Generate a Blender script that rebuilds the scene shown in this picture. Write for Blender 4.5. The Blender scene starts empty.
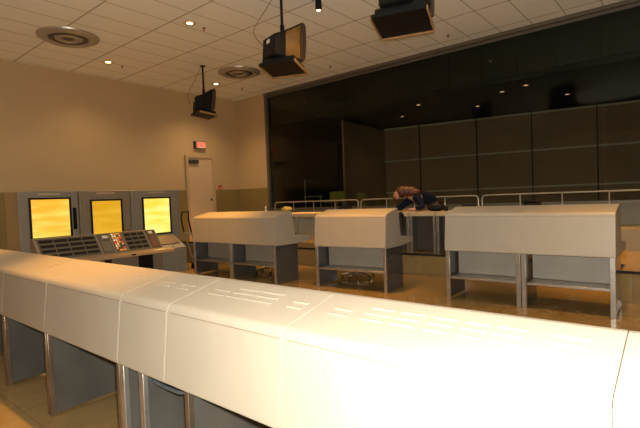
import bpy, bmesh, math, random
from mathutils import Vector, Matrix
random.seed(7)
sc = bpy.context.scene
col = sc.collection
R = math.radians

# ------------------------------------------------------------------ materials
MATS = {}
def mat(name, c, rough=.5, metal=0., noise=0., nscale=6., bump=0., bscale=60., c2=None, spec=.5, coat=0.):
    if name in MATS: return MATS[name]
    m = bpy.data.materials.new(name); m.use_nodes = True
    nt = m.node_tree; N = nt.nodes; L = nt.links
    b = N['Principled BSDF']
    b.inputs['Base Color'].default_value = (*c, 1); b.inputs['Roughness'].default_value = rough
    b.inputs['Metallic'].default_value = metal; b.inputs['Specular IOR Level'].default_value = spec
    b.inputs['Coat Weight'].default_value = coat
    tc = N.new('ShaderNodeTexCoord')
    if noise or c2:
        n = N.new('ShaderNodeTexNoise'); n.inputs['Scale'].default_value = nscale; n.inputs['Detail'].default_value = 5
        L.new(tc.outputs['Object'], n.inputs['Vector'])
        r = N.new('ShaderNodeValToRGB')
        r.color_ramp.elements[0].position = .32; r.color_ramp.elements[1].position = .68
        d = c2 or tuple(x*(1-noise) for x in c)
        r.color_ramp.elements[0].color = (*d, 1); r.color_ramp.elements[1].color = (*c, 1)
        L.new(n.outputs['Fac'], r.inputs['Fac']); L.new(r.outputs['Color'], b.inputs['Base Color'])
    if bump:
        n = N.new('ShaderNodeTexNoise'); n.inputs['Scale'].default_value = bscale; n.inputs['Detail'].default_value = 3
        L.new(tc.outputs['Object'], n.inputs['Vector'])
        bp = N.new('ShaderNodeBump'); bp.inputs['Strength'].default_value = bump; bp.inputs['Distance'].default_value = .004
        L.new(n.outputs['Fac'], bp.inputs['Height']); L.new(bp.outputs['Normal'], b.inputs['Normal'])
    MATS[name] = m
    return m
def emis(name, c, s, base=(.02,.02,.02)):
    m = mat(name, base, .3)
    b = m.node_tree.nodes['Principled BSDF']
    b.inputs['Emission Color'].default_value = (*c, 1); b.inputs['Emission Strength'].default_value = s
    return m

paint = mat('console_paint', (.325,.288,.238), .42, noise=.06, nscale=3, bump=.12, bscale=9)
paint_front = mat('console_front_paint', (.315,.278,.23), .45, noise=.05, nscale=4, bump=.1, bscale=7)
paint_edge = mat('console_edge_paint', (.31,.27,.22), .5)
slit_dark = mat('slit_shadow_gap', (.22,.17,.13), .7)
steel = mat('brushed_steel', (.50,.48,.46), .32, .85, noise=.25, nscale=10)
panel_grey = mat('side_panel_grey_enamel', (.095,.088,.08), .18, .3, noise=.3, nscale=2.5, coat=.3)
steel_reflect = mat('steel_brown_reflection', (.26,.20,.15), .3, .8, noise=.3, nscale=8)  # plain steel with the brown it reflects put into the colour
panel_light = mat('back_panel_light_enamel', (.27,.245,.21), .45, noise=.1, nscale=5)
wall_paint = mat('wall_tan_paint', (.54,.41,.235), .75, noise=.05, nscale=1.2, bump=.1, bscale=120)
wall_olive = mat('wainscot_olive_vinyl', (.27,.20,.07), .6, noise=.12, nscale=3, bump=.15, bscale=150)
wall_grey = mat('sill_wall_grey', (.21,.19,.145), .7, noise=.1, nscale=2)
trim_metal = mat('window_trim_metal', (.13,.115,.09), .5, .3)
black = mat('black_plastic', (.007,.007,.008), .5, noise=.3, nscale=20, spec=.2)
blackshine = mat('black_gloss', (.01,.01,.012), .2)
dark_grey = mat('dark_grey_metal', (.06,.06,.062), .4, .3)
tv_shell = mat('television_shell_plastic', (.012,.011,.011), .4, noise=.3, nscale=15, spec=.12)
tv_side_lit = mat('television_side_warm_light', (.22,.11,.025), .35, spec=.15, noise=.4, nscale=6)  # dark shell with the warm light on its side painted in
ply = mat('tray_plywood', (.42,.24,.10), .5, noise=.3, nscale=12)
cab_grey = mat('cabinet_grey_enamel', (.25,.235,.20), .4, noise=.08, nscale=3)
cab_tan = mat('cabinet_tan_enamel', (.24,.20,.15), .4, noise=.08, nscale=3)
desk_tan = mat('desk_tan_laminate', (.50,.38,.24), .4, noise=.1, nscale=5)
door_paint = mat('door_cream_paint', (.60,.47,.32), .5, noise=.04)
frame_paint = mat('door_frame_paint', (.50,.38,.24), .5)
brown_dark = mat('gallery_brown_panel', (.30,.185,.12), .6, noise=.15, nscale=2)
gal_rail = mat('gallery_rail_grey', (.50,.47,.40), .5)
gal_black = mat('gallery_black_paint', (.008,.009,.008), .7, noise=.2)
gal_header = mat('gallery_header_panel', (.014,.016,.014), .55)
chrome = mat('chrome', (.75,.73,.70), .15, 1.)
alu = mat('diffuser_aluminium', (.46,.44,.40), .4, .6)
alu_dark = mat('diffuser_inner_metal', (.13,.11,.09), .45, .5)
navy = mat('navy_cloth', (.006,.009,.024), .9, spec=.15, bump=.4, bscale=40)
hairm = mat('auburn_hair', (.085,.018,.008), .5, noise=.5, nscale=40, bump=.5, bscale=90)
skin = mat('skin', (.38,.19,.12), .5)
yellow_cloth = mat('yellow_cloth', (.75,.48,.10), .8, bump=.5, bscale=30)
reflection_green = mat('reflection_yellow_green', (.42,.40,.05), .8)  # colour of a reflection in the glass, no real upholstery
red_plastic = mat('red_plastic', (.45,.04,.03), .4)
white_plastic = mat('white_plastic', (.75,.72,.66), .4)
cable_blue = mat('cable_blue_grey_rubber', (.05,.065,.07), .4)
lens_glass = emis('lamp_glow', (1.,.62,.26), 14.)
disc_glow = emis('reflected_can_glow', (1.,.55,.28), 2.)  # glow of the added discs that imitate reflected can lights

def floor_mat():
    m = bpy.data.materials.new('polished_floor_tile'); m.use_nodes = True
    nt = m.node_tree; N = nt.nodes; L = nt.links; b = N['Principled BSDF']
    tc = N.new('ShaderNodeTexCoord')
    br = N.new('ShaderNodeTexBrick'); br.offset = 0
    for k, v in (('Scale',1.), ('Mortar Size',.004), ('Brick Width',.61), ('Row Height',.61)): br.inputs[k].default_value = v
    br.inputs['Color1'].default_value = (.24,.165,.068,1); br.inputs['Color2'].default_value = (.225,.152,.062,1)
    br.inputs['Mortar'].default_value = (.165,.11,.045,1)
    L.new(tc.outputs['Object'], br.inputs['Vector'])
    n = N.new('ShaderNodeTexNoise'); n.inputs['Scale'].default_value = 9; n.inputs['Detail'].default_value = 8
    L.new(tc.outputs['Object'], n.inputs['Vector'])
    mx = N.new('ShaderNodeMix'); mx.data_type = 'RGBA'; mx.blend_type = 'MULTIPLY'; mx.inputs['Factor'].default_value = .25
    rp = N.new('ShaderNodeValToRGB'); rp.color_ramp.elements[0].position=.35; rp.color_ramp.elements[0].color=(.5,.5,.5,1); rp.color_ramp.elements[1].position=.65
    L.new(n.outputs['Fac'], rp.inputs['Fac'])
    L.new(br.outputs['Color'], mx.inputs[6]); L.new(rp.outputs['Color'], mx.inputs[7]); L.new(mx.outputs[2], b.inputs['Base Color'])
    b.inputs['Roughness'].default_value = .11; b.inputs['Specular IOR Level'].default_value = .7
    return m
def ceiling_mat():
    m = bpy.data.materials.new('acoustic_ceiling_tile'); m.use_nodes = True
    nt = m.node_tree; N = nt.nodes; L = nt.links; b = N['Principled BSDF']
    tc = N.new('ShaderNodeTexCoord')
    mp = N.new('ShaderNodeMapping'); mp.inputs['Location'].default_value = (-3.62, -1.27, 0)
    L.new(tc.outputs['Object'], mp.inputs['Vector'])
    sx = N.new('ShaderNodeSeparateXYZ'); L.new(mp.outputs['Vector'], sx.inputs['Vector'])
    def lines(sock, pitch, w):
        a = N.new('ShaderNodeMath'); a.operation = 'PINGPONG'; a.inputs[1].default_value = pitch/2; L.new(sock, a.inputs[0])
        c = N.new('ShaderNodeMath'); c.operation = 'LESS_THAN'; c.inputs[1].default_value = w; L.new(a.outputs[0], c.inputs[0])
        return c.outputs[0]
    l1 = lines(sx.outputs[0], 1.206, .014); l2 = lines(sx.outputs[1], .613, .009)
    mxm = N.new('ShaderNodeMath'); mxm.operation = 'MAXIMUM'; L.new(l1, mxm.inputs[0]); L.new(l2, mxm.inputs[1])
    n = N.new('ShaderNodeTexNoise'); n.inputs['Scale'].default_value = 90; n.inputs['Detail'].default_value = 4; L.new(tc.outputs['Object'], n.inputs['Vector'])
    rp = N.new('ShaderNodeValToRGB'); rp.color_ramp.elements[0].color=(.85,.90,.90,1); rp.color_ramp.elements[1].color=(.91,.95,.95,1)
    L.new(n.outputs['Fac'], rp.inputs['Fac'])
    mx = N.new('ShaderNodeMix'); mx.data_type = 'RGBA'; L.new(mxm.outputs[0], mx.inputs['Factor'])
    L.new(rp.outputs['Color'], mx.inputs[6]); mx.inputs[7].default_value = (.40,.40,.37,1)
    L.new(mx.outputs[2], b.inputs['Base Color']); b.inputs['Roughness'].default_value = .85
    bp = N.new('ShaderNodeBump'); bp.inputs['Distance'].default_value = .01; bp.inputs['Strength'].default_value=.6; bp.invert = True
    L.new(mxm.outputs[0], bp.inputs['Height']); L.new(bp.outputs['Normal'], b.inputs['Normal'])
    return m
def glass_mat():
    m = bpy.data.materials.new('tinted_window_glass'); m.use_nodes = True
    nt = m.node_tree; N = nt.nodes; L = nt.links
    N.remove(N['Principled BSDF']); out = N['Material Output']
    t = N.new('ShaderNodeBsdfTransparent'); t.inputs['Color'].default_value = (.80,.82,.76,1)
    g = N.new('ShaderNodeBsdfGlossy'); g.inputs['Roughness'].default_value = .004; g.inputs['Color'].default_value = (.33,.34,.33,1)
    fr = N.new('ShaderNodeFresnel'); fr.inputs['IOR'].default_value = 1.36
    mx = N.new('ShaderNodeMixShader'); L.new(fr.outputs[0], mx.inputs[0]); L.new(t.outputs[0], mx.inputs[1]); L.new(g.outputs[0], mx.inputs[2])
    L.new(mx.outputs[0], out.inputs['Surface'])
    return m
def screen_mat(name, ca, cb, strength):
    m = bpy.data.materials.new(name); m.use_nodes = True
    nt = m.node_tree; N = nt.nodes; L = nt.links; b = N['Principled BSDF']
    tc = N.new('ShaderNodeTexCoord')
    # soft brightness bands of a back-lit sheet
    mp = N.new('ShaderNodeMapping'); mp.inputs['Scale'].default_value = (.8, 1, 5.)
    L.new(tc.outputs['Object'], mp.inputs['Vector'])
    n = N.new('ShaderNodeTexNoise'); n.inputs['Scale'].default_value = 1.6; n.inputs['Detail'].default_value = 1; L.new(mp.outputs['Vector'], n.inputs['Vector'])
    rp = N.new('ShaderNodeValToRGB'); rp.color_ramp.elements[0].position=.35; rp.color_ramp.elements[0].color=(*ca,1); rp.color_ramp.elements[1].position=.68; rp.color_ramp.elements[1].color=(*cb,1)
    L.new(n.outputs['Fac'], rp.inputs['Fac'])
    # thin drawn contour lines of a chart
    w = N.new('ShaderNodeTexNoise'); w.inputs['Scale'].default_value = 4.5; w.inputs['Detail'].default_value = 2; L.new(tc.outputs['Object'], w.inputs['Vector'])
    k = N.new('ShaderNodeMath'); k.operation = 'PINGPONG'; k.inputs[1].default_value = .045; L.new(w.outputs['Fac'], k.inputs[0])
    lt = N.new('ShaderNodeMath'); lt.operation = 'LESS_THAN'; lt.inputs[1].default_value = .004; L.new(k.outputs[0], lt.inputs[0])
    ml = N.new('ShaderNodeMath'); ml.operation='MULTIPLY'; ml.inputs[1].default_value=.35; L.new(lt.outputs[0], ml.inputs[0])
    mx = N.new('ShaderNodeMix'); mx.data_type = 'RGBA'; L.new(ml.outputs[0], mx.inputs['Factor']); L.new(rp.outputs['Color'], mx.inputs[6]); mx.inputs[7].default_value = (.45,.28,.02,1)
    b.inputs['Base Color'].default_value = (.08,.06,.01,1); b.inputs['Roughness'].default_value = .3
    L.new(mx.outputs[2], b.inputs['Emission Color']); b.inputs['Emission Strength'].default_value = strength
    return m
floor_tile = floor_mat(); ceil_tile = ceiling_mat(); glass = glass_mat()

# ------------------------------------------------------------------ mesh helpers
class MB:
    def __init__(s): s.bm = bmesh.new()
    def hull8(s, pts):
        v = [s.bm.verts.new(p) for p in pts]
        for f in ((0,3,2,1),(4,5,6,7),(0,1,5,4),(1,2,6,5),(2,3,7,6),(3,0,4,7)): s.bm.faces.new([v[i] for i in f])
        return s
    def box(s, x0, x1, y0, y1, z0, z1):
        return s.hull8([(x0,y0,z0),(x1,y0,z0),(x1,y1,z0),(x0,y1,z0),(x0,y0,z1),(x1,y0,z1),(x1,y1,z1),(x0,y1,z1)])
    def prism(s, poly, y0, y1):                     # profile in (x, z) extruded along y
        a = [s.bm.verts.new((p[0], y0, p[1])) for p in poly]; b = [s.bm.verts.new((p[0], y1, p[1])) for p in poly]
        n = len(poly)
        s.bm.faces.new(a); s.bm.faces.new(b[::-1])
        for i in range(n): s.bm.faces.new((a[i], b[i], b[(i+1)%n], a[(i+1)%n]))
        return s
    def prismz(s, poly, z0, z1):
        a = [s.bm.verts.new((p[0], p[1], z0)) for p in poly]; b = [s.bm.verts.new((p[0], p[1], z1)) for p in poly]
        n = len(poly)
        s.bm.faces.new(a[::-1]); s.bm.faces.new(b)
        for i in range(n): s.bm.faces.new((a[i], a[(i+1)%n], b[(i+1)%n], b[i]))
        return s
    def lathe(s, prof, c=(0,0,0), n=28, axis='z'):  # closed profile of (r, h)
        rings = []
        for k in range(n):
            a = 2*math.pi*k/n; ring = []
            for r_, h in prof:
                p = (r_*math.cos(a), r_*math.sin(a), h)
                if axis == 'x': p = (h, p[0], p[1])
                if axis == 'y': p = (p[0], h, p[1])
                ring.append(s.bm.verts.new((c[0]+p[0], c[1]+p[1], c[2]+p[2])))
            rings.append(ring)
        m = len(prof)
        for k in range(n):
            for j in range(m):
                s.bm.faces.new((rings[k][j], rings[(k+1)%n][j], rings[(k+1)%n][(j+1)%m], rings[k][(j+1)%m]))
        return s
    def disc(s, r_, z0, z1, c=(0,0), n=24):
        return s.prismz([(c[0]+r_*math.cos(2*math.pi*k/n), c[1]+r_*math.sin(2*math.pi*k/n)) for k in range(n)], z0, z1)
    def tube(s, pts, rad, n=8):
        pts = [Vector(p) for p in pts]; rings = []
        up = None
        for i, p in enumerate(pts):
            d = (pts[min(i+1, len(pts)-1)] - pts[max(i-1, 0)]).normalized()
            if up is None:
                up = Vector((0,0,1)) if abs(d.z) < .9 else Vector((1,0,0))
            a = (up - d*up.dot(d)).normalized(); b = d.cross(a); up = a
            rr = rad[i] if isinstance(rad, (list, tuple)) else rad
            rings.append([s.bm.verts.new(p + (a*math.cos(2*math.pi*k/n) + b*math.sin(2*math.pi*k/n))*rr) for k in range(n)])
        for i in range(len(rings)-1):
            for k in range(n): s.bm.faces.new((rings[i][k], rings[i][(k+1)%n], rings[i+1][(k+1)%n], rings[i+1][k]))
        s.bm.faces.new(rings[0][::-1]); s.bm.faces.new(rings[-1])
        return s
    def blob(s, c, rx, ry, rz, amp=.0, n=16, m=10):
        c = Vector(c); rows = []
        for j in range(m+1):
            t = math.pi*j/m
            rows.append([s.bm.verts.new(c + Vector((rx*math.sin(t)*math.cos(2*math.pi*k/n), ry*math.sin(t)*math.sin(2*math.pi*k/n), rz*math.cos(t)))*(1+random.uniform(-amp, amp))) for k in range(n)])
        for j in range(m):
            for k in range(n): s.bm.faces.new((rows[j][k], rows[j+1][k], rows[j+1][(k+1)%n], rows[j][(k+1)%n]))
        return s
    def rot(s, M): bmesh.ops.transform(s.bm, matrix=M, verts=s.bm.verts); return s
    def build(s, name, m, parent=None, bevel=0., seg=2, smooth=35, loc=None):
        bm = s.bm
        bmesh.ops.remove_doubles(bm, verts=bm.verts, dist=1e-5)
        bmesh.ops.recalc_face_normals(bm, faces=bm.faces)
        for f in bm.faces: f.smooth = True
        bm.normal_update()
        for e in bm.edges:
            if len(e.link_faces) == 2 and e.calc_face_angle(0) > R(smooth): e.smooth = False
        me = bpy.data.meshes.new(name); bm.to_mesh(me); bm.free()
        me.materials.append(m)
        o = bpy.data.objects.new(name, me); col.objects.link(o)
        if parent: o.parent = parent
        if loc: o.location = loc
        if bevel:
            md = o.modifiers.new('bevel', 'BEVEL'); md.width = bevel; md.segments = seg; md.limit_method = 'ANGLE'; md.angle_limit = R(35)
        return o
def tag(o, label=None, cat=None, group=None, kind=None):
    if label: o['label'] = label
    if cat: o['category'] = cat
    if group: o['group'] = group
    if kind: o['kind'] = kind
    return o
def thing(name, label, cat, loc=(0,0,0), rz=0, group=None):
    o = bpy.data.objects.new(name, None); col.objects.link(o); o.location = loc; o.rotation_euler = (0,0,rz)
    o.empty_display_size = .2
    return tag(o, label, cat, group)
def struct(name, mb, m, label=None, parent=None, bevel=0):
    o = mb.build(name, m, parent, bevel)
    if parent is None: tag(o, label, None, None, 'structure')
    return o
def dup(root, loc, rz=None, label=None, group=None):
    r = root.copy(); col.objects.link(r); r.location = loc
    if rz is not None: r.rotation_euler = (0,0,rz)
    if label: r['label'] = label
    if group: r['group'] = group
    for ch in list(root.children):
        c = ch.copy(); col.objects.link(c); c.parent = r
        for g in ch.children:
            d = g.copy(); col.objects.link(d); d.parent = c
    return r
def fillet(pts, rads, seg=5):
    out = []; n = len(pts)
    for i in range(n):
        p = Vector(pts[i]); rd = rads[i]
        if rd <= 0: out.append(tuple(p)); continue
        a = (Vector(pts[i-1]) - p); b = (Vector(pts[(i+1)%n]) - p); a.normalize(); b.normalize()
        ang = a.angle(b); t = rd/math.tan(ang/2)
        p0 = p + a*t; p1 = p + b*t
        for k in range(seg+1):
            u = k/seg; q = p0*(1-u)**2 + p*2*u*(1-u) + p1*u*u
            out.append(tuple(q))
    return out

# ------------------------------------------------------------------ the room
XB, YA, ZC = 10.0, 11.8, 5.0
RX, RY = -5.0, -4.0
F1, F2, F3 = .20, .58, .95
floor = struct('floor', MB().box(RX, 13.2, RY, YA+.2, -.12, 0), floor_tile, 'glossy brown tiled floor between the console rows')
struct('floor_lower_platform', MB().box(4.7, 7.4, RY, 8.6, 0, F1), floor_tile, 'low glossy brown step carrying the second row of consoles')
struct('floor_middle_platform', MB().box(7.4, 8.95, RY, YA, 0, F2), floor_tile, 'glossy brown raised platform carrying the rear counter')
struct('floor_upper_platform', MB().box(8.95, XB, RY, YA, 0, F3), wall_grey, 'narrow grey top platform below the gallery window')
def nosing(x, z, y0, y1):
    return MB().box(x-.012, x+.03, y0, y1, z-.03, z+.004)
struct('trim_1', nosing(7.4, F2, .74, YA), blackshine, 'black nosing along the middle platform edge')
struct('floor_side_step', MB().box(6.82, 7.40, RY, .74, 0, F2), floor_tile, 'glossy brown step block right of the second console row')
struct('trim_2', MB().box(6.805, 6.84, RY, .752, F2-.03, F2+.004).box(6.805, 7.39, .73, .752, F2-.03, F2+.004), blackshine, 'black nosing around the step block')
struct('trim_3', nosing(4.7, F1, RY, 8.6), blackshine, 'black nosing along the low platform edge')
struct('ceiling', MB().box(RX, XB+.2, RY, YA+.2, ZC, ZC+.12), ceil_tile, 'tan acoustic tile ceiling with recessed joints')
struct('wall_left', MB().box(RX, XB, YA, YA+.15, 2.06, ZC), wall_paint, 'tan painted wall above the olive wainscot')
w = struct('wall_left_wainscot', MB().box(RX, XB, YA-.02, YA+.15, 0, 2.06), wall_olive, 'olive wainscot on the wall behind the display cabinets')
struct('wall_right_pier', MB().box(XB, XB+.15, 10.32, YA, 2.06, ZC), wall_paint, 'tan wall pier left of the gallery window')
struct('wall_right_wainscot', MB().box(XB-.02, XB+.15, 10.32, YA-.02, 0, 2.06), wall_olive, 'olive wainscot on the pier beside the gallery window')
struct('wall_right', MB().box(XB, XB+.15, RY, 10.32, 0, 1.36), wall_grey, 'grey brown wall under the gallery window')
struct('wall_rear', MB().box(RX-.15, RX, RY, YA, 0, ZC), wall_paint, 'tan wall behind the camera')
struct('wall_near', MB().box(RX, 15.2, RY-.15, RY, 0, ZC), wall_paint, 'tan wall to the right of the camera')
struct('trim_4', MB().box(XB-.05, XB+.18, RY, 10.37, 1.34, 1.40), trim_metal, 'metal sill of the gallery window')
struct('trim_5', MB().box(XB-.05, XB+.12, RY, 10.37, 4.925, 4.995), trim_metal, 'metal head trim of the gallery window at the ceiling')
struct('trim_6', MB().box(XB-.04, XB+.12, 10.27, 10.37, 1.40, 4.93), trim_metal, 'metal left jamb of the gallery window')
ys = [10.27, 7.3, 4.3, 1.3, -1.4, -4.0]
win = MB().box(XB+.03, XB+.05, ys[-1], ys[0], 4.86, 4.925).build('window_1', trim_metal)
tag(win, 'wide dark gallery window in the right wall', None, None, 'structure')
for i in range(5):
    MB().box(XB+.034, XB+.044, ys[i+1]+.004, ys[i]-.004, 1.40, 4.90).build('glass_pane', glass, win)

# gallery behind the glass
A0, A1 = Vector((10.54,7.75)), Vector((13.35,8.09)); dA = (Vector((14.72,1.09))-A1).normalized(); A2 = A1 + dA*12.3
def slab_between(p, q, z0, z1, th=.06):
    d = (q-p).normalized(); n = Vector((-d.y, d.x))
    return MB().prismz([tuple(p), tuple(q), tuple(q+n*th), tuple(p+n*th)], z0, z1)
def gbar(p, q, z0, z1, out):                                    # strip standing out toward the room
    d = (q-p).normalized(); n = Vector((d.y, -d.x))
    return MB().prismz([tuple(p), tuple(p+n*out), tuple(q+n*out), tuple(q)], z0, z1)
struct('wall_gallery_back', slab_between(A1, A2, 1.1, 3.9), brown_dark, 'dark brown panelled back wall of the viewing gallery')
struct('wall_gallery_left', slab_between(A0, A1, 1.1, 3.86), brown_dark, 'dark brown side wall panel inside the gallery')
struct('floor_gallery', MB().box(XB+.15, 15.5, RY, YA, 1.0, 1.12), gal_black, 'dark gallery floor')
struct('ceiling_gallery', MB().box(XB+.15, 15.5, RY, YA, 3.98, 4.1), gal_black, 'black gallery ceiling')
struct('wall_gallery_far', MB().box(15.4, 15.5, RY, YA, 1.12, 3.98), gal_black, 'black far wall of the gallery')
struct('wall_gallery_end', MB().box(XB+.15, 15.5, YA-.1, YA, 1.12, 3.98), gal_black, 'black end wall of the gallery')
for z, h, o_ in ((3.86,.05,.05), (2.78,.05,.04), (1.72,.05,.04)):
    struct('trim_7', gbar(A1, A2, z, z+h, o_) if False else slab_between(A1+Vector((-.05,0)), A2+Vector((-.05,0)), z, z+h, .05), gal_rail, 'thin grey rail across the gallery back wall')
for t in (1.2, 2.98, 4.52, 6.15, 7.9, 9.5):
    p = A1 + dA*t
    struct('trim_8', slab_between(p+Vector((-.055,.0)), p+dA*.03+Vector((-.055,0)), 1.12, 3.9, .05), gal_black, 'dark upright joint in the gallery back wall')
struct('wall_gallery_header', MB().box(XB+.12, XB+.15, RY, 10.27, 4.1, 4.98), gal_header, 'black header panels behind the top of the gallery window')
yy = 9.6
while yy > RY+.3:
    struct('trim_9', MB().box(XB+.105, XB+.12, yy, yy+.02, 4.1, 4.86), gal_black, 'dark joint between gallery header panels'); yy -= .75
def glass_reflection():  # chair shape added in place of a yellow-green reflection in the glass
    t = thing('reflection_chair', 'yellow green chair shape standing in for a reflection in the left part of the gallery window', 'chair', (10.75, 8.35, 1.12), R(190))
    MB().box(-.22,.22,-.24,.24,.40,.48).build('seat', reflection_green, t, .02)
    MB().box(-.24,-.17,-.24,.24,.48,.72).build('backrest', reflection_green, t, .02)
    for sx in (-1,1):
        for sy in (-1,1): MB().tube([(sx*.19,sy*.2,0),(sx*.19,sy*.2,.40)], .012).build('leg', chrome, t)
glass_reflection()
t = thing('gallery_handrail', 'short thin handrail inside the gallery above the yellow green reflection shape', 'rail', (10.6, 9.05, 1.12))
MB().tube([(0,-.35,.6),(0,.35,.6)], .016).build('handrail', gal_rail, t)
for y in (-.3,.3): MB().tube([(0,y,0),(0,y,.6)], .012).build('post', gal_rail, t)
t = thing('gallery_post', 'thin pale upright post inside the dark left end of the gallery', 'post', (10.7, 9.45, 1.12))
MB().tube([(0,0,.02),(0,0,1.15)], .012).build('pole', gal_rail, t); MB().disc(.1,0,.02).build('base', gal_rail, t)
gl = [(12.0,6.65),(10.8,5.5),(11.0,3.45),(10.75,2.86),(12.6,2.4),(12.27,4.5),(11.2,.6)]  # discs added for can lights mirrored in the glass
for i,(x,y) in enumerate(gl):
    t = thing('reflected_can_disc', 'small reddish disc added to the gallery ceiling for a ceiling light reflected in the glass', 'ceiling light', (x,y,3.98), 0, 'added gallery discs for reflected ceiling lights')
    MB().lathe([(.05,-.012),(.075,-.012),(.075,0),(.05,0)]).build('trim_ring', dark_grey, t)
    MB().disc(.048,-.006,-.001).build('lamp', disc_glow, t)
    if i in (0,2,4):
        l = bpy.data.lights.new('gallery_disc_light','SPOT'); l.energy = 12; l.color = (1,.6,.33); l.spot_size = R(120); l.spot_blend=.8; l.shadow_soft_size=.05  # added spot at some discs, lights the gallery
        lo = bpy.data.objects.new('gallery_disc_spot', l); lo.location=(x,y,3.93); col.objects.link(lo)

# door, exit sign, alarm
DX0, DX1, DZ = 8.02, 8.90, F2
dr = MB().box(DX0, DX1, YA-.05, YA-.02, DZ, 3.04).build('door_1', door_paint, None, .004)
tag(dr, 'cream door in the far left wall below the exit sign', None, None, 'structure')
MB().box(DX0-.08, DX0, YA-.09, YA-.02, DZ, 3.12).build('door_frame', frame_paint, dr)
MB().box(DX1, DX1+.08, YA-.09, YA-.02, DZ, 3.12).build('door_frame', frame_paint, dr)
MB().box(DX0, DX1, YA-.09, YA-.02, 3.04, 3.12).build('door_frame', frame_paint, dr)
MB().box(DX0+.03, DX0+.36, YA-.12, YA-.05, 2.86, 2.97).build('door_closer', dark_grey, dr, .01)
MB().lathe([(0.001,0),(.03,-.0),(.035,-.03),(.02,-.06),(0.001,-.06)], (DX1-.08, YA-.05, 1.75), 16, 'y').build('door_knob', dark_grey, dr)
ex = thing('exit_sign', 'lit white exit sign with red letters above the cream door', 'exit sign', (8.48, YA, 3.33))
MB().box(-.20,.20,-.10,-.003,0,.22).build('sign_case', dark_grey, ex, .006)
MB().box(-.14,.185,-.106,-.10,.015,.205).build('sign_face', emis('exit_face', (1,.30,.20), .42, (.6,.4,.3)), ex)
cu = bpy.data.curves.new('exit_text','FONT'); cu.body='EXIT'; cu.size=.19; cu.extrude=.003; cu.align_x='CENTER'; cu.align_y='CENTER'
cu.materials.append(emis('exit_red', (1,.05,.02), .6, (.5,.02,.01)))
tx = bpy.data.objects.new('tmp', cu); col.objects.link(tx); dg = bpy.context.evaluated_depsgraph_get()
me = bpy.data.meshes.new_from_object(tx.evaluated_get(dg)); bpy.data.objects.remove(tx)
le = bpy.data.objects.new('lettering', me); col.objects.link(le); le.parent = ex; le.location=(.02,-.110,.11); le.rotation_euler=(R(90),0,0); le.scale=(.8,1,1)
al = thing('alarm_station', 'small red alarm box on the wall right of the door', 'alarm', (9.22, YA, 2.07))
MB().box(-.06,.06,-.05,0,0,.13).build('alarm_box', red_plastic, al, .01); MB().box(-.03,.03,-.06,-.05,.03,.06).build('pull_handle', white_plastic, al)

# ------------------------------------------------------------------ ceiling fittings
cans = [(5.12,10.44),(5.11,7.2),(5.11,4.0),(5.11,.8),(8.16,10.4),(8.16,7.2),(8.16,4.0),(8.16,.8),(2.05,10.4),(2.05,7.2),(2.05,4.0),(2.05,.8)] + [(x,-2.4) for x in (8.16,5.1,2.05,-1.05)] + [(x,y) for x in (-1.05,-4.1) for y in (.8,4.0,7.2,10.4)]
vis = {0:'recessed ceiling light beside the big round diffuser, farthest left of those lit', 1:'recessed ceiling light at top left, in front of the small hanging television', 4:'recessed ceiling light over the corner beside the small round diffuser'}
LV = {('beam',6):.2, ('beam',3):.35, ('beam',2):.75, ('beam',11):.06, ('spill',11):.5, ('spill',3):.6, ('spill',4):2.2, ('spill',6):1.6, ('spill',8):.6, ('spill',9):.6, ('beam',9):.6, ('beam',8):.6}
root = None
for i,(x,y) in enumerate(cans):
    g = None if i in vis else 'ceiling lights hidden by televisions or above the view'
    lab = vis.get(i, 'recessed round ceiling light reflected in the gallery glass')
    if root is None:
        root = thing('ceiling_light', lab, 'ceiling light', (x,y,ZC))
        MB().lathe([(.055,-.004),(.10,-.014),(.125,-.004),(.125,0),(.055,0)]).build('trim_ring', mat('light_trim', (.7,.55,.32), .4), root)
        MB().disc(.055,-.006,-.001).build('lamp', lens_glass, root)
    else:
        o = dup(root, (x,y,ZC), None, lab, g)
    for nm, en, sz, bl in (('beam', 1500, 46, 1.), ('spill', 80, 128, .8)):
        l = bpy.data.lights.new('can_lamp_'+nm,'SPOT'); l.energy = en*LV.get((nm, i), .35 if i > 11 and nm == 'beam' else 1); l.color = (1.,.45,.06) if nm == 'beam' else (1.,.63,.31); l.spot_size = R(sz); l.spot_blend=bl; l.shadow_soft_size=.06
        lo = bpy.data.objects.new('can_lamp_'+nm, l); lo.location=(x,y,ZC-.03); col.objects.link(lo)
for i,(x,y,lab) in enumerate([(3.85,9.4,'large round metal ceiling diffuser at upper left'),(7.86,9.05,'round metal ceiling diffuser right of the small hanging television')]):
    t = thing('ceiling_diffuser', lab, 'air diffuser', (x,y,ZC))
    MB().lathe([(.36,-.05),(.44,-.075),(.54,-.03),(.55,0),(.34,0)], n=48).build('outer_cone', alu, t)
    MB().lathe([(.25,-.03),(.30,-.065),(.35,-.04),(.33,0),(.27,0)], n=40).build('middle_cone', alu_dark, t)
    MB().lathe([(.14,-.04),(.18,-.075),(.24,-.05),(.22,0),(.16,0)], n=36).build('inner_cone', alu, t)
    MB().lathe([(.001,-.07),(.06,-.065),(.11,-.04),(.10,0),(.001,0)], n=24).build('centre_cap', alu_dark, t)
first = None
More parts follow.
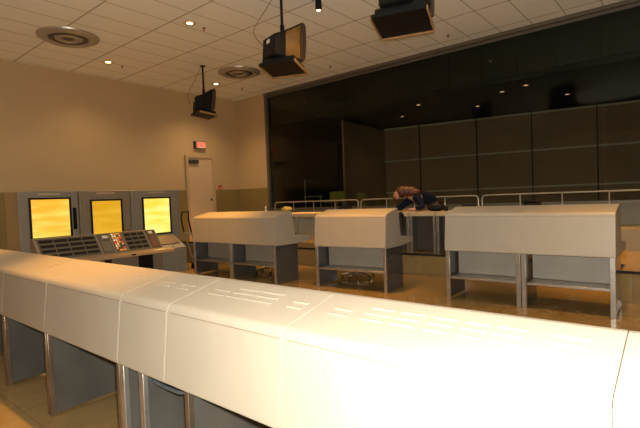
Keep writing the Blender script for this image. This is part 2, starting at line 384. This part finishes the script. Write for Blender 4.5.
for x,y,lab in [(5.49,10.52,'small ceiling sprinkler right of the far left ceiling light'),(5.44,7.22,'small ceiling sprinkler right of the upper ceiling light'),(9.01,10.27,'small ceiling sprinkler in the corner near the window'),(9.2,7.1,'small ceiling sprinkler near the window head, right of the middle television'),(9.3,4.0,'small ceiling sprinkler near the window head, right of the large television')]:
    if first is None:
        first = thing('sprinkler', lab, 'sprinkler', (x,y,ZC))
        MB().lathe([(.001,-.004),(.035,-.004),(.035,0),(.001,0)], n=16).build('rosette', dark_grey, first)
        MB().lathe([(.001,-.05),(.022,-.05),(.022,-.04),(.008,-.036),(.008,-.003),(.001,-.003)], n=12).build('head', red_plastic, first)
    else: dup(first, (x,y,ZC), None, lab)
sp = thing('spotlight', 'small black cylinder spotlight hanging at the top edge beside the television pole', 'spotlight', (6.06,4.88,ZC))
MB().tube([(0,0,0),(0,0,-.03)], .05, 16).build('canopy', black, sp)
MB().lathe([(.045,-.17),(.055,-.17),(.055,-.03),(.001,-.03),(.001,-.05),(.045,-.05)], n=20).build('housing', black, sp)
MB().blob((0,0,-.15), .042,.042,.035).build('lamp', emis('spot_bulb', (1,.55,.2), 9), sp)

# ------------------------------------------------------------------ hanging televisions
def television(loc, yaw, k, lab, tilt=7, turn=-30):
    t = thing('hanging_television', lab, 'television', loc, yaw, None)
    M = Matrix.Rotation(R(tilt), 4, 'Y') @ Matrix.Scale(k, 4)
    tray = MB().box(-.25,.27,-.30,.30,.0,.022).rot(M).build('tray', black, t, .003)
    MB().box(-.26,.28,-.312,-.30,-.022,.03).rot(M).build('tray_lip', ply, tray); MB().box(-.26,.28,.30,.312,-.022,.03).rot(M).build('tray_lip', ply, tray)
    MB().box(-.262,-.25,-.30,.30,-.004,.03).rot(M).build('tray_lip', black, tray); MB().box(.27,.282,-.30,.30,-.022,.03).rot(M).build('tray_lip', ply, tray)
    MB().box(-.22,.23,-.27,.27,.022,.11).rot(M).build('base', black, t, .01)
    Mb = M @ Matrix.Rotation(R(turn), 4, 'Z')
    body = MB().hull8([(-.10,-.19,.14),(.13,-.28,.11),(.13,.28,.11),(-.10,.19,.14),(-.10,-.18,.53),(.13,-.28,.68),(.13,.28,.68),(-.10,.18,.53)]).rot(Mb).build('tapered_body', tv_side_lit if turn == -30 else tv_shell, t, .012)  # only the middle set gets the warm-lit side colour
    MB().hull8([(-.105,-.192,.532),(.132,-.285,.685),(.132,.285,.685),(-.105,.192,.532),(-.105,-.192,.545),(.132,-.285,.70),(.132,.285,.70),(-.105,.192,.545)]).rot(Mb).build('top_cover', black, t, .004)
    MB().hull8([(-.29,-.16,.12),(-.09,-.195,.11),(-.09,.20,.11),(-.29,.18,.12),(-.29,-.15,.45),(-.09,-.19,.55),(-.09,.20,.55),(-.29,.17,.45)]).rot(Mb).build('back_housing', tv_shell, t, .02)
    for i in range(6):
        MB().box(-.294,-.288,-.10,.06,.20+.022*i,.208+.022*i).rot(Mb).build('vent_slot', blackshine, body)
    MB().box(-.296,-.286,-.03,.05,.34,.40).rot(Mb).build('rating_label', white_plastic, t)
    MB().prism([(.13,.09),(.19,.09),(.22,.14),(.235,.40),(.22,.66),(.19,.71),(.13,.71)], -.30,.30).rot(Mb).build('front_bezel', mat('television_bezel_brown', (.05,.028,.014), .35), t, .014)
    MB().box(.228,.238,-.24,.24,.18,.60).rot(Mb).build('screen', blackshine, t)
    px = .02; pz = .60*k
    MB().tube([(px,0,pz),(px,0,pz+.10)], .035, 12).build('pole_collar', black, t)
    H = ZC - loc[2]
    MB().tube([(px,0,pz+.05),(px,0,H)], .022, 12).build('pole', black, t)
    MB().disc(.07,H-.015,H, (px,0)).build('ceiling_plate', black, t)
    pts = []
    for i in range(18):
        u = i/17; a = Vector((px-.03,.10,H)); 
        pts.append((px*(1-u)+(-.28*k)*u - .10*math.sin(u*math.pi), .12+.26*math.sin(u*math.pi*.9), H*(1-u)+.30*k*u - .25*math.sin(u*math.pi)*(1-u)))
    MB().tube(pts, .006, 6).build('power_cable', mat('cable_brown', (.25,.15,.07), .5), t)
    return t
television((5.42,5.15,3.78), R(20), 1.02, 'black television seen from behind on a pole, middle of the three, lit side')
television((5.26,2.86,3.84), R(18), 1.14, 'large black television cut off by the top edge, nearest of the three', 7, -8)
television((6.85,9.25,3.80), R(-12), .88, 'small black television seen from the side, farthest of the three on the left', 7, -12)

# ------------------------------------------------------------------ console bank modules
def profile(z0, dz):
    pts = [(0,z0),(.045,z0+.47+dz),(.42,z0+.555+dz),(.46,z0+.555+dz),(.535,z0+.14),(.96,z0+.105),(.96,z0+.02),(.50,z0-.01)]
    return fillet(pts, [.012,.055,.02,.02,.02,.012,.012,0])
def console(label, loc, rz, wdt, z0=.67, dz=0., group=None, detail=True, side=(1,1), rear=True, vents=(), shelf=True, post=.05, name='control_console', lo=(0,0), legm=None):
    legm = legm or steel
    t = thing(name, label, 'console', loc, rz, group)
    g = .0003
    housing = MB().prism(profile(z0, dz), g, wdt-g).build('housing', paint, t, .0012, 1)
    # flush service door on the sloping rear face with a dark slit along its top
    d = Vector((.045,.47+dz)).normalized()
    def fp(s, off): return (d.x*s - d.y*off, z0 + d.y*s + d.x*off)
    L1 = .43+dz
    pr = MB().prism([fp(.025,-.003), fp(.025,.0006), fp(L1,.0006), fp(L1,-.003)], .010, wdt-.010).build('service_door', paint_front, t)
    MB().prism([fp(L1+.001,-.003), fp(L1+.001,.0008), fp(L1+.0065,.0008), fp(L1+.0065,-.003)], .012, wdt-.03).build('door_slit', slit_dark, t)
    def slopez(x): return z0+.47+dz + (x-.045)/(.375)*.085
    for (yv, n, wv) in vents:
        vb = MB()
        for i in range(n):
            x = .23+.05*i; z = slopez(x)
            vb.prism([(x-.006,z-.001),(x+.004,z+.006),(x+.014,z+.005),(x+.014,z-.001)], yv-wv/2, yv+wv/2)
        vo = vb.build('louvre_vent', paint, t)
    for s, y0 in ((0, .004+lo[0]), (1, wdt-post-.004-lo[1])):
        MB().box(.01,.045, y0, y0+post, 0, z0+.004).build('leg', legm, t, .004)
        ya = y0+.012 if s == 0 else y0+post-.024
        if side[s]: MB().box(.045,.60, ya, ya+.012, .02, z0-.012).build('side_panel', panel_grey, t, .002)
        if rear: MB().box(.60,.635, y0, y0+post, 0, z0-.006).build('leg', steel, t, .003)
    if shelf:
        MB().box(.03,.34, .06, wdt-.06, .29,.32).build('lower_shelf', steel, t, .003)
        MB().box(.33,.345, .055, wdt-.055, .325, z0-.012).build('back_panel', panel_light, t, .002)
    return t
def lx(y): return [(v-y) for v in ()]
# foreground row: x = 1.33, modules given by their right/left joints along the row
FX = 1.315
fg = [(-1.01,.169,'beige console module at the right edge of the foreground row', [(.35,3,.1),(.55,3,.1),(.75,3,.1)]),
      (.171,1.364,'brightly lit beige console module in the right part of the foreground row', [(.14,3,.11),(.33,3,.10),(.45,3,.09),(.58,3,.10),(.72,3,.11),(.86,3,.11),(1.04,2,.09)]),
      (1.366,2.249,'beige console module left of the brightest one in the foreground row', [(.10,2,.09),(.34,3,.16),(.52,3,.16),(.70,2,.12)]),
      (2.251,2.779,'narrow beige filler console in the middle of the foreground row', [(.15,2,.12),(.35,2,.12)]),
      (2.781,3.979,'beige console module left of the narrow filler in the foreground row', [(.2,2,.14)]),
      (3.981,5.024,'warmly lit beige console module near the left edge of the foreground row', [(.45,4,.09)]),
      (5.026,6.224,'beige console module at the left edge of the picture in the foreground row', []),
      (6.226,7.4,'farthest beige console module at the left end of the foreground row', [])]
fgm = []
for i,(a,b,lab,v) in enumerate(fg):
    fgm.append(None); c = fgm[i] = console(lab, (FX,a,0), 0, b-a, .67, -.045, None, True, (1,1), i > 3, v, False, .05 if i == 3 else .035, 'foreground_console', (.24 if i == 3 else 0, .17 if i == 2 else 0), steel if i == 3 else steel_reflect)  # filler legs stay pale where the flash hits, others get the reflected brown
# loose cable under the foreground housings
cb = MB().tube([(x-FX, y-2.251, z) for x,y,z in ((1.45,2.62,.63),(1.41,2.56,.62),(1.39,2.50,.605),(1.385,2.36,.60),(1.39,2.22,.60),(1.42,2.13,.615),(1.46,2.08,.64))], .011, 8).build('loose_cable', cable_blue, fgm[3])
cb['label'] = 'blue grey cable sagging under the housing'

# second row
console('beige console, left half of the left pair in the second row', (5.40,6.70,F1), R(0), 1.18, .67, .03, None, rear=False, post=.04)
console('beige console, right half of the left pair in the second row', (5.40,5.52,F1), R(0), 1.18, .67, .03, None, rear=False, post=.04)
console('beige single console in the middle of the second row, below the person', (5.72,3.52,F1), R(4), 1.30, .67, .03, None, rear=False, post=.045)
console('beige console, left half of the right pair in the second row', (5.82,1.66,F1), R(0), .98, .67, .03, None, rear=False, post=.055)
console('beige console, right end of the right pair in the second row', (5.82,.67,F1), R(0), .99, .67, .03, None, rear=False, post=.055)

# office chairs behind the second row
def office_chair(loc, rz, lab):
    t = thing('office_chair', lab, 'chair', loc, rz)
    bs = MB().lathe([(.001,.06),(.05,.06),(.05,.12),(.001,.12)], n=16).build('star_base', chrome, t)
    for k in range(5):
        a = 2*math.pi*k/5
        c, s = math.cos(a), math.sin(a)
        MB().tube([(.03*c,.03*s,.10),(.18*c,.18*s,.085),(.30*c,.30*s,.065)], [.024,.020,.015], 8).build('base_arm', chrome, bs)
        MB().lathe([(.001,-.014),(.028,-.014),(.028,.014),(.001,.014)], (.30*c,.30*s,.028), 14, 'y').build('caster', black, bs)
    MB().tube([(0,0,.10),(0,0,.42)], .022, 12).build('column', chrome, t)
    MB().box(-.22,.22,-.23,.23,.42,.49).build('seat', dark_grey, t, .03, 3)
    MB().box(.20,.25,-.20,.20,.60,.92).build('backrest', dark_grey, t, .025, 3)
    MB().box(.215,.24,-.03,.03,.44,.66).build('back_support', black, t)
    return t
office_chair((6.62,4.66,F1), R(40), 'chrome based office chair behind the middle console of the second row')
office_chair((6.35,6.62,F1), R(10), 'chrome based office chair behind the left console pair of the second row')

# rear counter, one unit after another
def counter(y0, y1, lab, mode):
    t = thing('counter_desk', lab, 'counter', (7.62, y0, F2), 0, None); W = y1-y0
    MB().box(-.03,.66,.002,W-.002,.67,.75).build('worktop', desk_tan, t, .006)
    for ya in (.004, W-.05):
        MB().box(.0,.035,ya,ya+.046,0,.67).build('leg', steel, t, .003)
        MB().box(.55,.59,ya,ya+.046,0,.67).build('leg', steel, t, .003)
        MB().box(.035,.55,ya+.015,ya+.03,.03,.67).build('side_panel', panel_grey, t)
    if mode == 0: MB().box(.02,.035,.06,W-.06,.30,.66).build('modesty_panel', cab_grey, t)
    else: MB().box(.18,.20,.06,W-.06,.02,.66).build('modesty_panel', mat('counter_dark_panel', (.05,.042,.035), .4), t)
    if mode == 0: MB().box(.0,.03,W*.46,W*.46+.04,.30,.67).build('upright', steel, t)
for a,b,lab,md in [(6.46,7.6,'tan topped counter behind the left console pair, left end of the rear row',0),(5.31,6.45,'tan topped counter seen in the gap between the left consoles',0),(4.16,5.30,'tan topped counter the person leans on, behind the middle console',1),
                (3.62,4.15,'short tan topped counter right of the leaning person with pale legs',1),(2.42,3.61,'tan topped counter behind the left half of the right console pair',1),(1.22,2.41,'tan topped counter behind the right half of the right console pair',1)]:
    counter(a,b,lab,md)
CT = F2+.75
# things lying on the counter
def phone(x, y, rz, lab, s=1.):
    t = thing('desk_telephone', lab, 'telephone', (x,y,CT), rz)
    MB().hull8([(-.10*s,-.11*s,0),(.10*s,-.11*s,0),(.10*s,.11*s,0),(-.10*s,.11*s,0),(-.08*s,-.10*s,.03*s),(.09*s,-.10*s,.075*s),(.09*s,.10*s,.075*s),(-.08*s,.10*s,.03*s)]).build('body', black, t, .006)
    MB().box(-.05*s,.0,-.03*s,.05*s,.045*s,.062*s).build('keypad', dark_grey, t)
    MB().tube([(.05*s,-.12*s,.085*s),(.05*s,-.09*s,.10*s),(.05*s,.09*s,.10*s),(.05*s,.12*s,.085*s)], [.028*s,.018*s,.018*s,.028*s], 10).build('handset', black, t)
phone(7.85,3.08,R(20),'low black telephone on the counter behind the right console pair, left of two')
phone(7.80,2.07,R(-30),'tall black telephone on the counter above the seam of the right console pair', 1.35)
phone(7.80,5.80,R(0),'black telephone on the counter left of the person, above the middle console', 1.2)
t = thing('black_mug','small black mug on the counter right of the black bag','mug',(7.75,3.47,CT))
MB().lathe([(.03,.085),(.036,.085),(.034,0),(.001,0),(.001,.008),(.028,.008)], n=18).build('cup', black, t); MB().tube([(0,.034,.07),(0,.06,.06),(0,.06,.03),(0,.034,.02)], .005, 6).build('handle', black, t)
t = thing('shoulder_bag','black cloth bag slumped on the counter beside the leaning person','bag',(7.85,3.72,CT))
b = MB().blob((0,0,.075), .12,.16,.085, .06, 20, 10); 
for v in b.bm.verts: v.co.z = max(v.co.z, .0)
b.build('bag_body', black, t)
MB().tube([(0,-.13,.09),(0,-.16,.15),(0,-.05,.185),(0,.08,.17),(0,.13,.09)], .009, 6).build('strap', black, t)
# rag on the end of the left pair, peg on its top
t = MB()
t.blob((0,0,.03), .07,.11,.045, .22, 16, 8)
for v in t.bm.verts: v.co.z = max(v.co.z, 0)
yr = t.build('yellow_cloth', yellow_cloth, None); yr.location = (5.84,5.62,F1+1.255)
tag(yr, 'crumpled yellow cloth on the right end of the left console pair', 'cloth')
t = thing('desk_microphone','small pale microphone standing on top of the left console pair','microphone',(5.84,6.15,F1+1.255))
MB().disc(.03,0,.012).build('base', white_plastic, t); MB().tube([(0,0,.012),(0,0,.05)], .008).build('stem', white_plastic, t); MB().blob((0,0,.065), .016,.016,.022).build('capsule', white_plastic, t)
# handset hanging on the side of the middle console
t = thing('wall_handset','black handset hanging on the right end of the middle second row console','telephone handset',(6.20,3.535,F1+1.00), R(4))
MB().box(-.03,.03,-.03,-.003,.12,.19).build('cradle', black, t, .004)
MB().tube([(-.01,-.045,.16),(.0,-.05,.13),(.02,-.05,.0),(.03,-.045,-.04)], [.028,.016,.016,.028], 10).build('handset', black, t)
MB().tube([(.03,-.04,-.06),(.05,-.03,-.12),(.07,-.02,-.16),(.07,-.012,-.06)], .006, 6).build('cord', black, t)

# guard rails below the window
railm = mat('dull_rail_metal', (.42,.39,.33), .45, .5)
def guard_rail(y0, y1, lab):
    t = thing('guard_rail', lab, 'railing', (9.5, y0, F3), 0); W = y1-y0; h = .63
    r_ = .07
    pts = [(0,0,0),(0,0,h-r_),(0,r_*.3,h-r_*.3),(0,r_,h),(0,W-r_,h),(0,W-r_*.3,h-r_*.3),(0,W,h-r_),(0,W,0)]
    MB().tube(pts, .018, 10).build('top_rail', railm, t)
    n = max(1, round(W/.75))
    for k in range(1, n): MB().tube([(0,W*k/n,0),(0,W*k/n,h)], .012, 8).build('post', railm, t)
guard_rail(6.60,9.60,'chrome guard rail under the left part of the gallery window')
guard_rail(3.52,6.52,'chrome guard rail behind the leaning person')
guard_rail(.42,3.44,'chrome guard rail behind the right console pair')
guard_rail(-2.7,.34,'chrome guard rail at the right edge below the window')

# ------------------------------------------------------------------ display cabinets and their console
s1 = screen_mat('screen_left_glow', (1.0,.50,.035), (1.,.78,.13), 1.0)
s2 = screen_mat('screen_middle_glow', (.74,.36,.012), (.85,.46,.03), 1.0)
s3 = screen_mat('screen_right_glow', (1.0,.72,.07), (1.1,1.0,.28), 1.1)
def cabinet(x0, x1, sx0, sx1, z0, z1, m, sm, lab, slot):
    t = thing('display_cabinet', lab, 'display cabinet', (x0, 9.8, 0), 0); W = x1-x0
    c = MB().box(.004,W-.004,0,.75,.0,2.0).build('cabinet_body', m, t, .01)
    a, b = sx0-x0, sx1-x0
    MB().box(.05,W-.05,-.012,0,.95,1.93).build('front_panel', m, t, .004)
    fr = MB(); w_ = .035
    fr.box(a-w_,a,-.04,-.012,z0-w_,z1+w_); fr.box(b,b+w_,-.04,-.012,z0-w_,z1+w_); fr.box(a,b,-.04,-.012,z1,z1+w_); fr.box(a,b,-.04,-.012,z0-w_,z0)
    fr.build('screen_frame', black, t)
    MB().box(a,b,-.022,-.013,z0,z1).build('screen', sm, t)
    MB().box(W*.32,W*.68,-.02,-.012,1.93,1.96).build('name_strip', mat('strip_cream',(.5,.4,.26),.4), t)
    if slot: MB().box(slot-x0-.035, slot-x0+.035,-.03,-.012,1.22,1.66).build('handle_slot', black, t, .004)
    MB().box(.05,W-.05,-.012,0,.08,.90).build('lower_panel', m, t, .004)
cabinet(2.93,4.02,3.14,3.83,1.10,1.84,cab_grey,s1,'grey display cabinet with lit yellow screen at the left end','' or 3.93)
cabinet(4.03,5.14,4.28,4.90,1.08,1.78,cab_tan,s2,'display cabinet with darker amber screen, middle of the three',None)
cabinet(5.15,6.40,5.44,6.10,.99,1.80,cab_grey,s3,'display cabinet with the brightest yellow screen at the right end',None)
# sloped operator console in front of the cabinets
oc = thing('operator_console','tan operator console with rows of dark meters before the display cabinets','console',(2.9,8.15,0))
MB().box(.0,2.35,.14,.62,.68,.74).build('desktop', mat('desktop_brown',(.30,.225,.145),.45), oc, .006)
# sloping instrument panel: from (y .58, z .76) up to (y .88, z 1.12)
P0, P1 = Vector((.58,.745)), Vector((.90,1.12)); pd = (P1-P0).normalized(); pn = Vector((-pd.y, pd.x))
def pan(x0, x1, s0, s1, off0, off1):
    q = [P0+pd*s0+pn*off0, P0+pd*s1+pn*off0, P0+pd*s1+pn*off1, P0+pd*s0+pn*off1]
    return MB().hull8([(x0,q[0].x,q[0].y),(x1,q[0].x,q[0].y),(x1,q[3].x,q[3].y),(x0,q[3].x,q[3].y),(x0,q[1].x,q[1].y),(x1,q[1].x,q[1].y),(x1,q[2].x,q[2].y),(x0,q[2].x,q[2].y)])
LP = (P1-P0).length
b = MB(); b.bm.free(); b = MB()
pts = [(.58,.745),(.90,1.12),(1.05,1.12),(1.05,.02),(.70,.02),(.70,.68),(.58,.68)]
a_ = [b.bm.verts.new((0,p[0],p[1])) for p in pts]; c_ = [b.bm.verts.new((2.35,p[0],p[1])) for p in pts]
b.bm.faces.new(a_); b.bm.faces.new(c_[::-1])
for i in range(len(pts)): b.bm.faces.new((a_[i], c_[i], c_[(i+1)%len(pts)], a_[(i+1)%len(pts)]))
b.build('console_case', cab_tan, oc, .006)
meter = mat('meter_black', (.008,.008,.008), .6, spec=.2); bezel = mat('panel_face_grey', (.12,.105,.08), .7, spec=.15)
secs = [(.05,1.07),(1.10,1.33),(1.36,1.58),(1.61,2.08),(2.11,2.32)]
for i,(xa,xb) in enumerate(secs):
    f = pan(xa,xb,.012,LP-.012,0,.008).build('instrument_face', bezel, oc, .002)
    if i in (0,3):
        nc = 4 if i == 0 else 3; cw = (xb-xa-.03)/nc
        for r_ in range(4):
            for c in range(nc):
                x = xa+.015+c*cw
                pan(x+.012,x+cw-.012,.05+r_*.11,.05+r_*.11+.062,.008,.014).build('meter_row', meter, f)
    if i == 1:
        pan(xa+.03,xb-.03,.05,.30,.008,.014).build('blank_plate', mat('plate_dark',(.13,.115,.09),.4), f)
        pan(xa+.09,xb-.04,.36,.42,.008,.03).build('white_block', white_plastic, f)
    if i == 2:
        reds = emis('indicator_red', (1,.06,.02), .9); ambs = emis('indicator_amber', (1,.32,.05), 1.0); whs = emis('indicator_white', (1,.75,.4), 1.0)
        random.seed(3)
        for r_ in range(9):
            for c in range(4):
                if random.random() < .30: continue
                m_ = random.choice([reds,reds,ambs,ambs,whs]) if c < 3 else random.choice([ambs, reds])
                if c == 1 and r_ > 1: m_ = whs if r_ % 2 else ambs
                x = xa+.02+c*.048
                pan(x,x+.032,.035+r_*.05,.035+r_*.05+.03,.008,.013).build('indicator_lamp', m_, f)
    if i == 4:
        pan(xa+.03,xb-.04,.05,.36,.008,.016).build('red_plate', mat('plate_maroon',(.16,.07,.045),.4), f)
        pan(xa+.06,xb-.07,.38,.44,.008,.03).build('white_block', white_plastic, f)
for x in (.03,1.15,1.85): MB().box(x,x+.22 if x > 1.5 else x+.06,.52,.70,.0,.68).build('pedestal', black, oc, .004)
MB().box(1.42,1.50,.128,.14,.70,.73).build('drawer_pull', black, oc)
pp = MB().box(-.11,.11,-.07,.07,0,.004).build('paper_sheet', white_plastic); pp.location = (4.98,8.42,.7415); pp.rotation_euler=(0,0,.3)
tag(pp, 'small pale sheet of paper on the right end of the operator desk', 'paper')
# low sloped cabinet at the right
lc = thing('low_cabinet','low grey cabinet with a sloped top at the right end of the display cabinets','cabinet',(5.46,9.12,0))
b = MB(); pts = [(0,0),(0,.66),(.10,.72),(.52,.94),(.60,.94),(.60,0)]
a_ = [b.bm.verts.new((0,p[0],p[1])) for p in pts]; c_ = [b.bm.verts.new((.62,p[0],p[1])) for p in pts]
b.bm.faces.new(a_); b.bm.faces.new(c_[::-1])
for i in range(len(pts)): b.bm.faces.new((a_[i], c_[i], c_[(i+1)%len(pts)], a_[(i+1)%len(pts)]))
b.build('cabinet_body', cab_grey, lc, .008)
MB().hull8([(.08,.13,.742),(.54,.13,.742),(.54,.49,.93),(.08,.49,.93),(.08,.125,.752),(.54,.125,.752),(.54,.485,.94),(.08,.485,.94)]).build('top_window', mat('top_window_brown',(.16,.11,.06),.3), lc)
MB().box(.05,.57,-.012,0,.08,.66).build('front_door', cab_grey, lc, .004)

# hand truck leaning at the left end of the second row
ht = thing('hand_truck','grey hand truck with a curved black handle leaning beside the left console pair','hand truck',(6.42,9.25,0), R(0))
for s in (-.15,.15):
    MB().tube([(.06,s,.13),(-.20,s,.98)], .02, 8).build('side_rail', cab_grey, ht)
MB().tube([(-.20,-.15,.98),(-.26,-.15,1.30),(-.24,-.13,1.46),(-.24,.13,1.46),(-.26,.15,1.30),(-.20,.15,.98)], .017, 8).build('handle', black, ht)
for z in (.35,.65,.93):
    x = .06-.26*(z-.13)/.85; MB().box(x-.01,x+.01,-.15,.15,z,z+.04).build('cross_bar', steel, ht)
MB().box(-.16,.06,-.18,.18,.02,.035).build('toe_plate', steel, ht)
for s in (-.2,.2): MB().lathe([(.001,-.02),(.12,-.02),(.12,.02),(.001,.02)], (.12,s,.12), 20, 'y').build('wheel', black, ht)

# ------------------------------------------------------------------ person
def skin_mesh(name, verts, edges, rad, m, parent, root=0, sub=1):
    me = bpy.data.meshes.new(name); me.from_pydata(verts, edges, []); me.update()
    o = bpy.data.objects.new(name, me); col.objects.link(o); o.parent = parent
    o.modifiers.new('skin','SKIN').use_smooth_shade = True
    sv = me.skin_vertices[0].data if me.skin_vertices else None
    if sv is None:
        bpy.context.view_layer.objects.active = o
        me.attributes.new if False else None
    for i, r_ in enumerate(rad):
        rr = r_ if isinstance(r_, tuple) else (r_, r_)
        me.skin_vertices[0].data[i].radius = rr
    me.skin_vertices[0].data[root].use_root = True
    s = o.modifiers.new('sub','SUBSURF'); s.levels = sub; s.render_levels = sub+1
    me.materials.append(m)
    return o
PO = Vector((8.55,3.95,F2))
pe = thing('person','person with auburn hair in a navy top bending forward over the rear counter','person', tuple(PO))
def W(x,y,z): return (x-PO.x, y-PO.y, z-PO.z)
V = []; E = []; RD = []
def add(p, r_, par=None):
    V.append(W(*p)); RD.append(r_)
    if par is not None: E.append((par, len(V)-1))
    return len(V)-1
pel = add((8.62,4.10,1.42), .125)
sp1 = add((8.47,4.12,1.53), .115, pel); sp2 = add((8.30,4.17,1.60), .125, sp1); sp3 = add((8.15,4.27,1.61), .11, sp2)
nk = add((8.06,4.36,1.635), .055, sp3); hd0 = add((8.01,4.42,1.66), .065, nk); hd1 = add((7.97,4.48,1.68), .088, hd0); hd2 = add((7.95,4.53,1.70), .075, hd1)
def arm(sh, el, wr, hand_dir):
    a = add(sh, .058, sp3); b = add(el, .042, a); c = add(wr, .027, b)
    hd = Vector(hand_dir).normalized(); side_ = Vector((-hd.y, hd.x, 0))
    w_ = Vector(wr); p = add(tuple(w_+hd*.045), (.030,.018), c)
    for k,(o_,ln) in enumerate([(-.028,.060),(-.010,.072),(.009,.068),(.026,.055)]):
        q = add(tuple(w_+hd*.085+side_*o_), .009, p); add(tuple(w_+hd*(.085+ln)+side_*o_*1.15+Vector((0,0,-.008))), .0075, q)
    q = add(tuple(w_+hd*.03+side_*.035), .010, p); add(tuple(w_+hd*.065+side_*.055), .008, q)
arm((8.24,4.42,1.58),(8.12,4.62,1.385),(7.90,4.66,1.37),(-1,.1,-.05))
arm((8.00,4.14,1.57),(7.88,3.98,1.385),(7.74,4.17,1.37),(-.5,1,-.05))
for s in (-1,1):
    lat = Vector((.6,.6,0)).normalized()*.09*s
    a = add(tuple(Vector((8.64,4.10,1.34))+lat), .09, pel); b = add(tuple(Vector((8.60,4.08,1.0))+lat), .06, a)
    c = add(tuple(Vector((8.64,4.08,.67))+lat), .042, b); add(tuple(Vector((8.52,4.10,.615))+lat), .035, c)
body = skin_mesh('body', V, E, RD, skin, pe)
# garments follow the body
def garment(name, pts, rad, m, edges=None):
    return skin_mesh(name, [W(*p) for p in pts], edges or [(i,i+1) for i in range(len(pts)-1)], rad, m, pe)
garment('sweater', [(8.62,4.10,1.44),(8.47,4.12,1.54),(8.30,4.17,1.605),(8.14,4.28,1.615),(8.24,4.42,1.585),(8.12,4.62,1.40),(7.97,4.65,1.378),(8.00,4.14,1.575),(7.88,3.98,1.40),(7.78,4.11,1.385)],
        [.14,.135,.145,.115,.078,.06,.042,.078,.06,.042], navy, [(0,1),(1,2),(2,3),(3,4),(4,5),(5,6),(3,7),(7,8),(8,9)])
lat = Vector((.6,.6,0)).normalized()*.09
garment('trousers', [(8.63,4.11,1.42)]+[tuple(Vector(p)+lat*s) for s in (-1,1) for p in ((8.64,4.10,1.32),(8.60,4.08,1.0),(8.64,4.08,.68))],
        [.14,.11,.078,.06,.11,.078,.06], mat('dark_trousers',(.02,.02,.025),.8), [(0,1),(1,2),(2,3),(0,4),(4,5),(5,6)])
for s in (-1,1):
    p = Vector((8.57,4.09,F2))+lat*s
    MB().box(p.x-.12-PO.x, p.x+.12-PO.x, p.y-.045-PO.y, p.y+.045-PO.y, 0, .07).build('shoe', black, pe, .03, 3)
h = MB()
h.blob(W(7.99,4.49,1.715), .125,.125,.12, .02, 20, 12)
h.blob(W(8.03,4.43,1.715), .13,.15,.118, .03, 18, 10)
h.blob(W(8.07,4.35,1.71), .13,.15,.108, .03, 18, 10)
h.blob(W(8.09,4.29,1.695), .12,.15,.085, .03, 18, 10)
h.build('hair', hairm, pe)
h = MB().tube([W(8.02,4.60,1.70),W(7.97,4.64,1.60),W(7.95,4.64,1.50)], [.05,.045,.02], 10).build('hair_lock', hairm, pe)
fc = MB().blob(W(7.905,4.555,1.655), .062,.062,.085, 0, 16, 12)
fc.build('face', skin, pe)
MB().blob(W(7.855,4.60,1.65), .016,.016,.02).build('nose', skin, pe)
for dx,dy in ((-.052,.018),(-.015,.058)): MB().blob(W(7.905+dx,4.555+dy,1.675), .010,.010,.008).build('eye', black, pe)
MB().blob(W(7.863,4.592,1.615), .018,.018,.006).build('mouth', red_plastic, pe)

# ------------------------------------------------------------------ fixtures on the wall behind the camera (they show only as reflections)
amber = emis('wall_lamp_glow', (1,.45,.08), 1.4)
for i,(y,L_) in enumerate([(8.79,.6),(8.0,.5),(4.57,1.0),(2.5,.9)]):
    t = thing('wall_lamp','long amber wall lamp reflected in the gallery glass','wall lamp',(RX, y, 4.0),0,'amber wall lamps behind the camera')
    MB().box(0,.06,-L_/2,L_/2,0,.14).build('lamp_box', dark_grey, t); MB().box(.06,.07,-L_/2+.03,L_/2-.03,.02,.12).build('diffuser', amber, t)

# ------------------------------------------------------------------ camera
f, pitch, roll, yaw = 452.56, R(1.964), R(-2.257), R(39.68)
cp, spn = math.cos(pitch), math.sin(pitch)
Fv = Vector((math.cos(yaw)*cp, math.sin(yaw)*cp, -spn)); r0 = Vector((math.sin(yaw), -math.cos(yaw), 0)); u0 = r0.cross(Fv)
r = r0*math.cos(roll) + u0*math.sin(roll); u = r.cross(Fv)
cam = bpy.data.cameras.new('camera'); co = bpy.data.objects.new('camera', cam); col.objects.link(co)
M = Matrix((r, u, -Fv)).transposed().to_4x4(); M.translation = Vector((0,0,1.65)); co.matrix_world = M
cam.sensor_width = 36; cam.lens = f*36/640; cam.clip_start = .02; cam.clip_end = 60
sc.camera = co

# ------------------------------------------------------------------ light: the camera's flash, tungsten cans (above), faint room glow
l = bpy.data.lights.new('camera_flash','SPOT'); l.energy = 1000; l.color = (.96,.92,.79); l.spot_size = R(172); l.spot_blend = .35; l.shadow_soft_size = .03
fo = bpy.data.objects.new('camera_flash_light', l); col.objects.link(fo)
FM = Matrix((r, u, -Fv)).transposed().to_4x4(); FM.translation = Vector((0,0,1.65)) + u*.07 + r*.02 + Fv*.02; fo.matrix_world = FM
wd = bpy.data.worlds.new('world'); sc.world = wd; wd.use_nodes = True
wd.node_tree.nodes['Background'].inputs[0].default_value = (1,.7,.45,1); wd.node_tree.nodes['Background'].inputs[1].default_value = .0

sc.view_settings.view_transform = 'Standard'; sc.view_settings.look = 'None'; sc.view_settings.gamma = 1; sc.view_settings.use_curve_mapping = False
sc.view_settings.exposure = 0
sc.cycles.use_denoising = True
sc.cycles.max_bounces = 8; sc.cycles.transparent_max_bounces = 12
sc.cycles.sample_clamp_indirect = 4
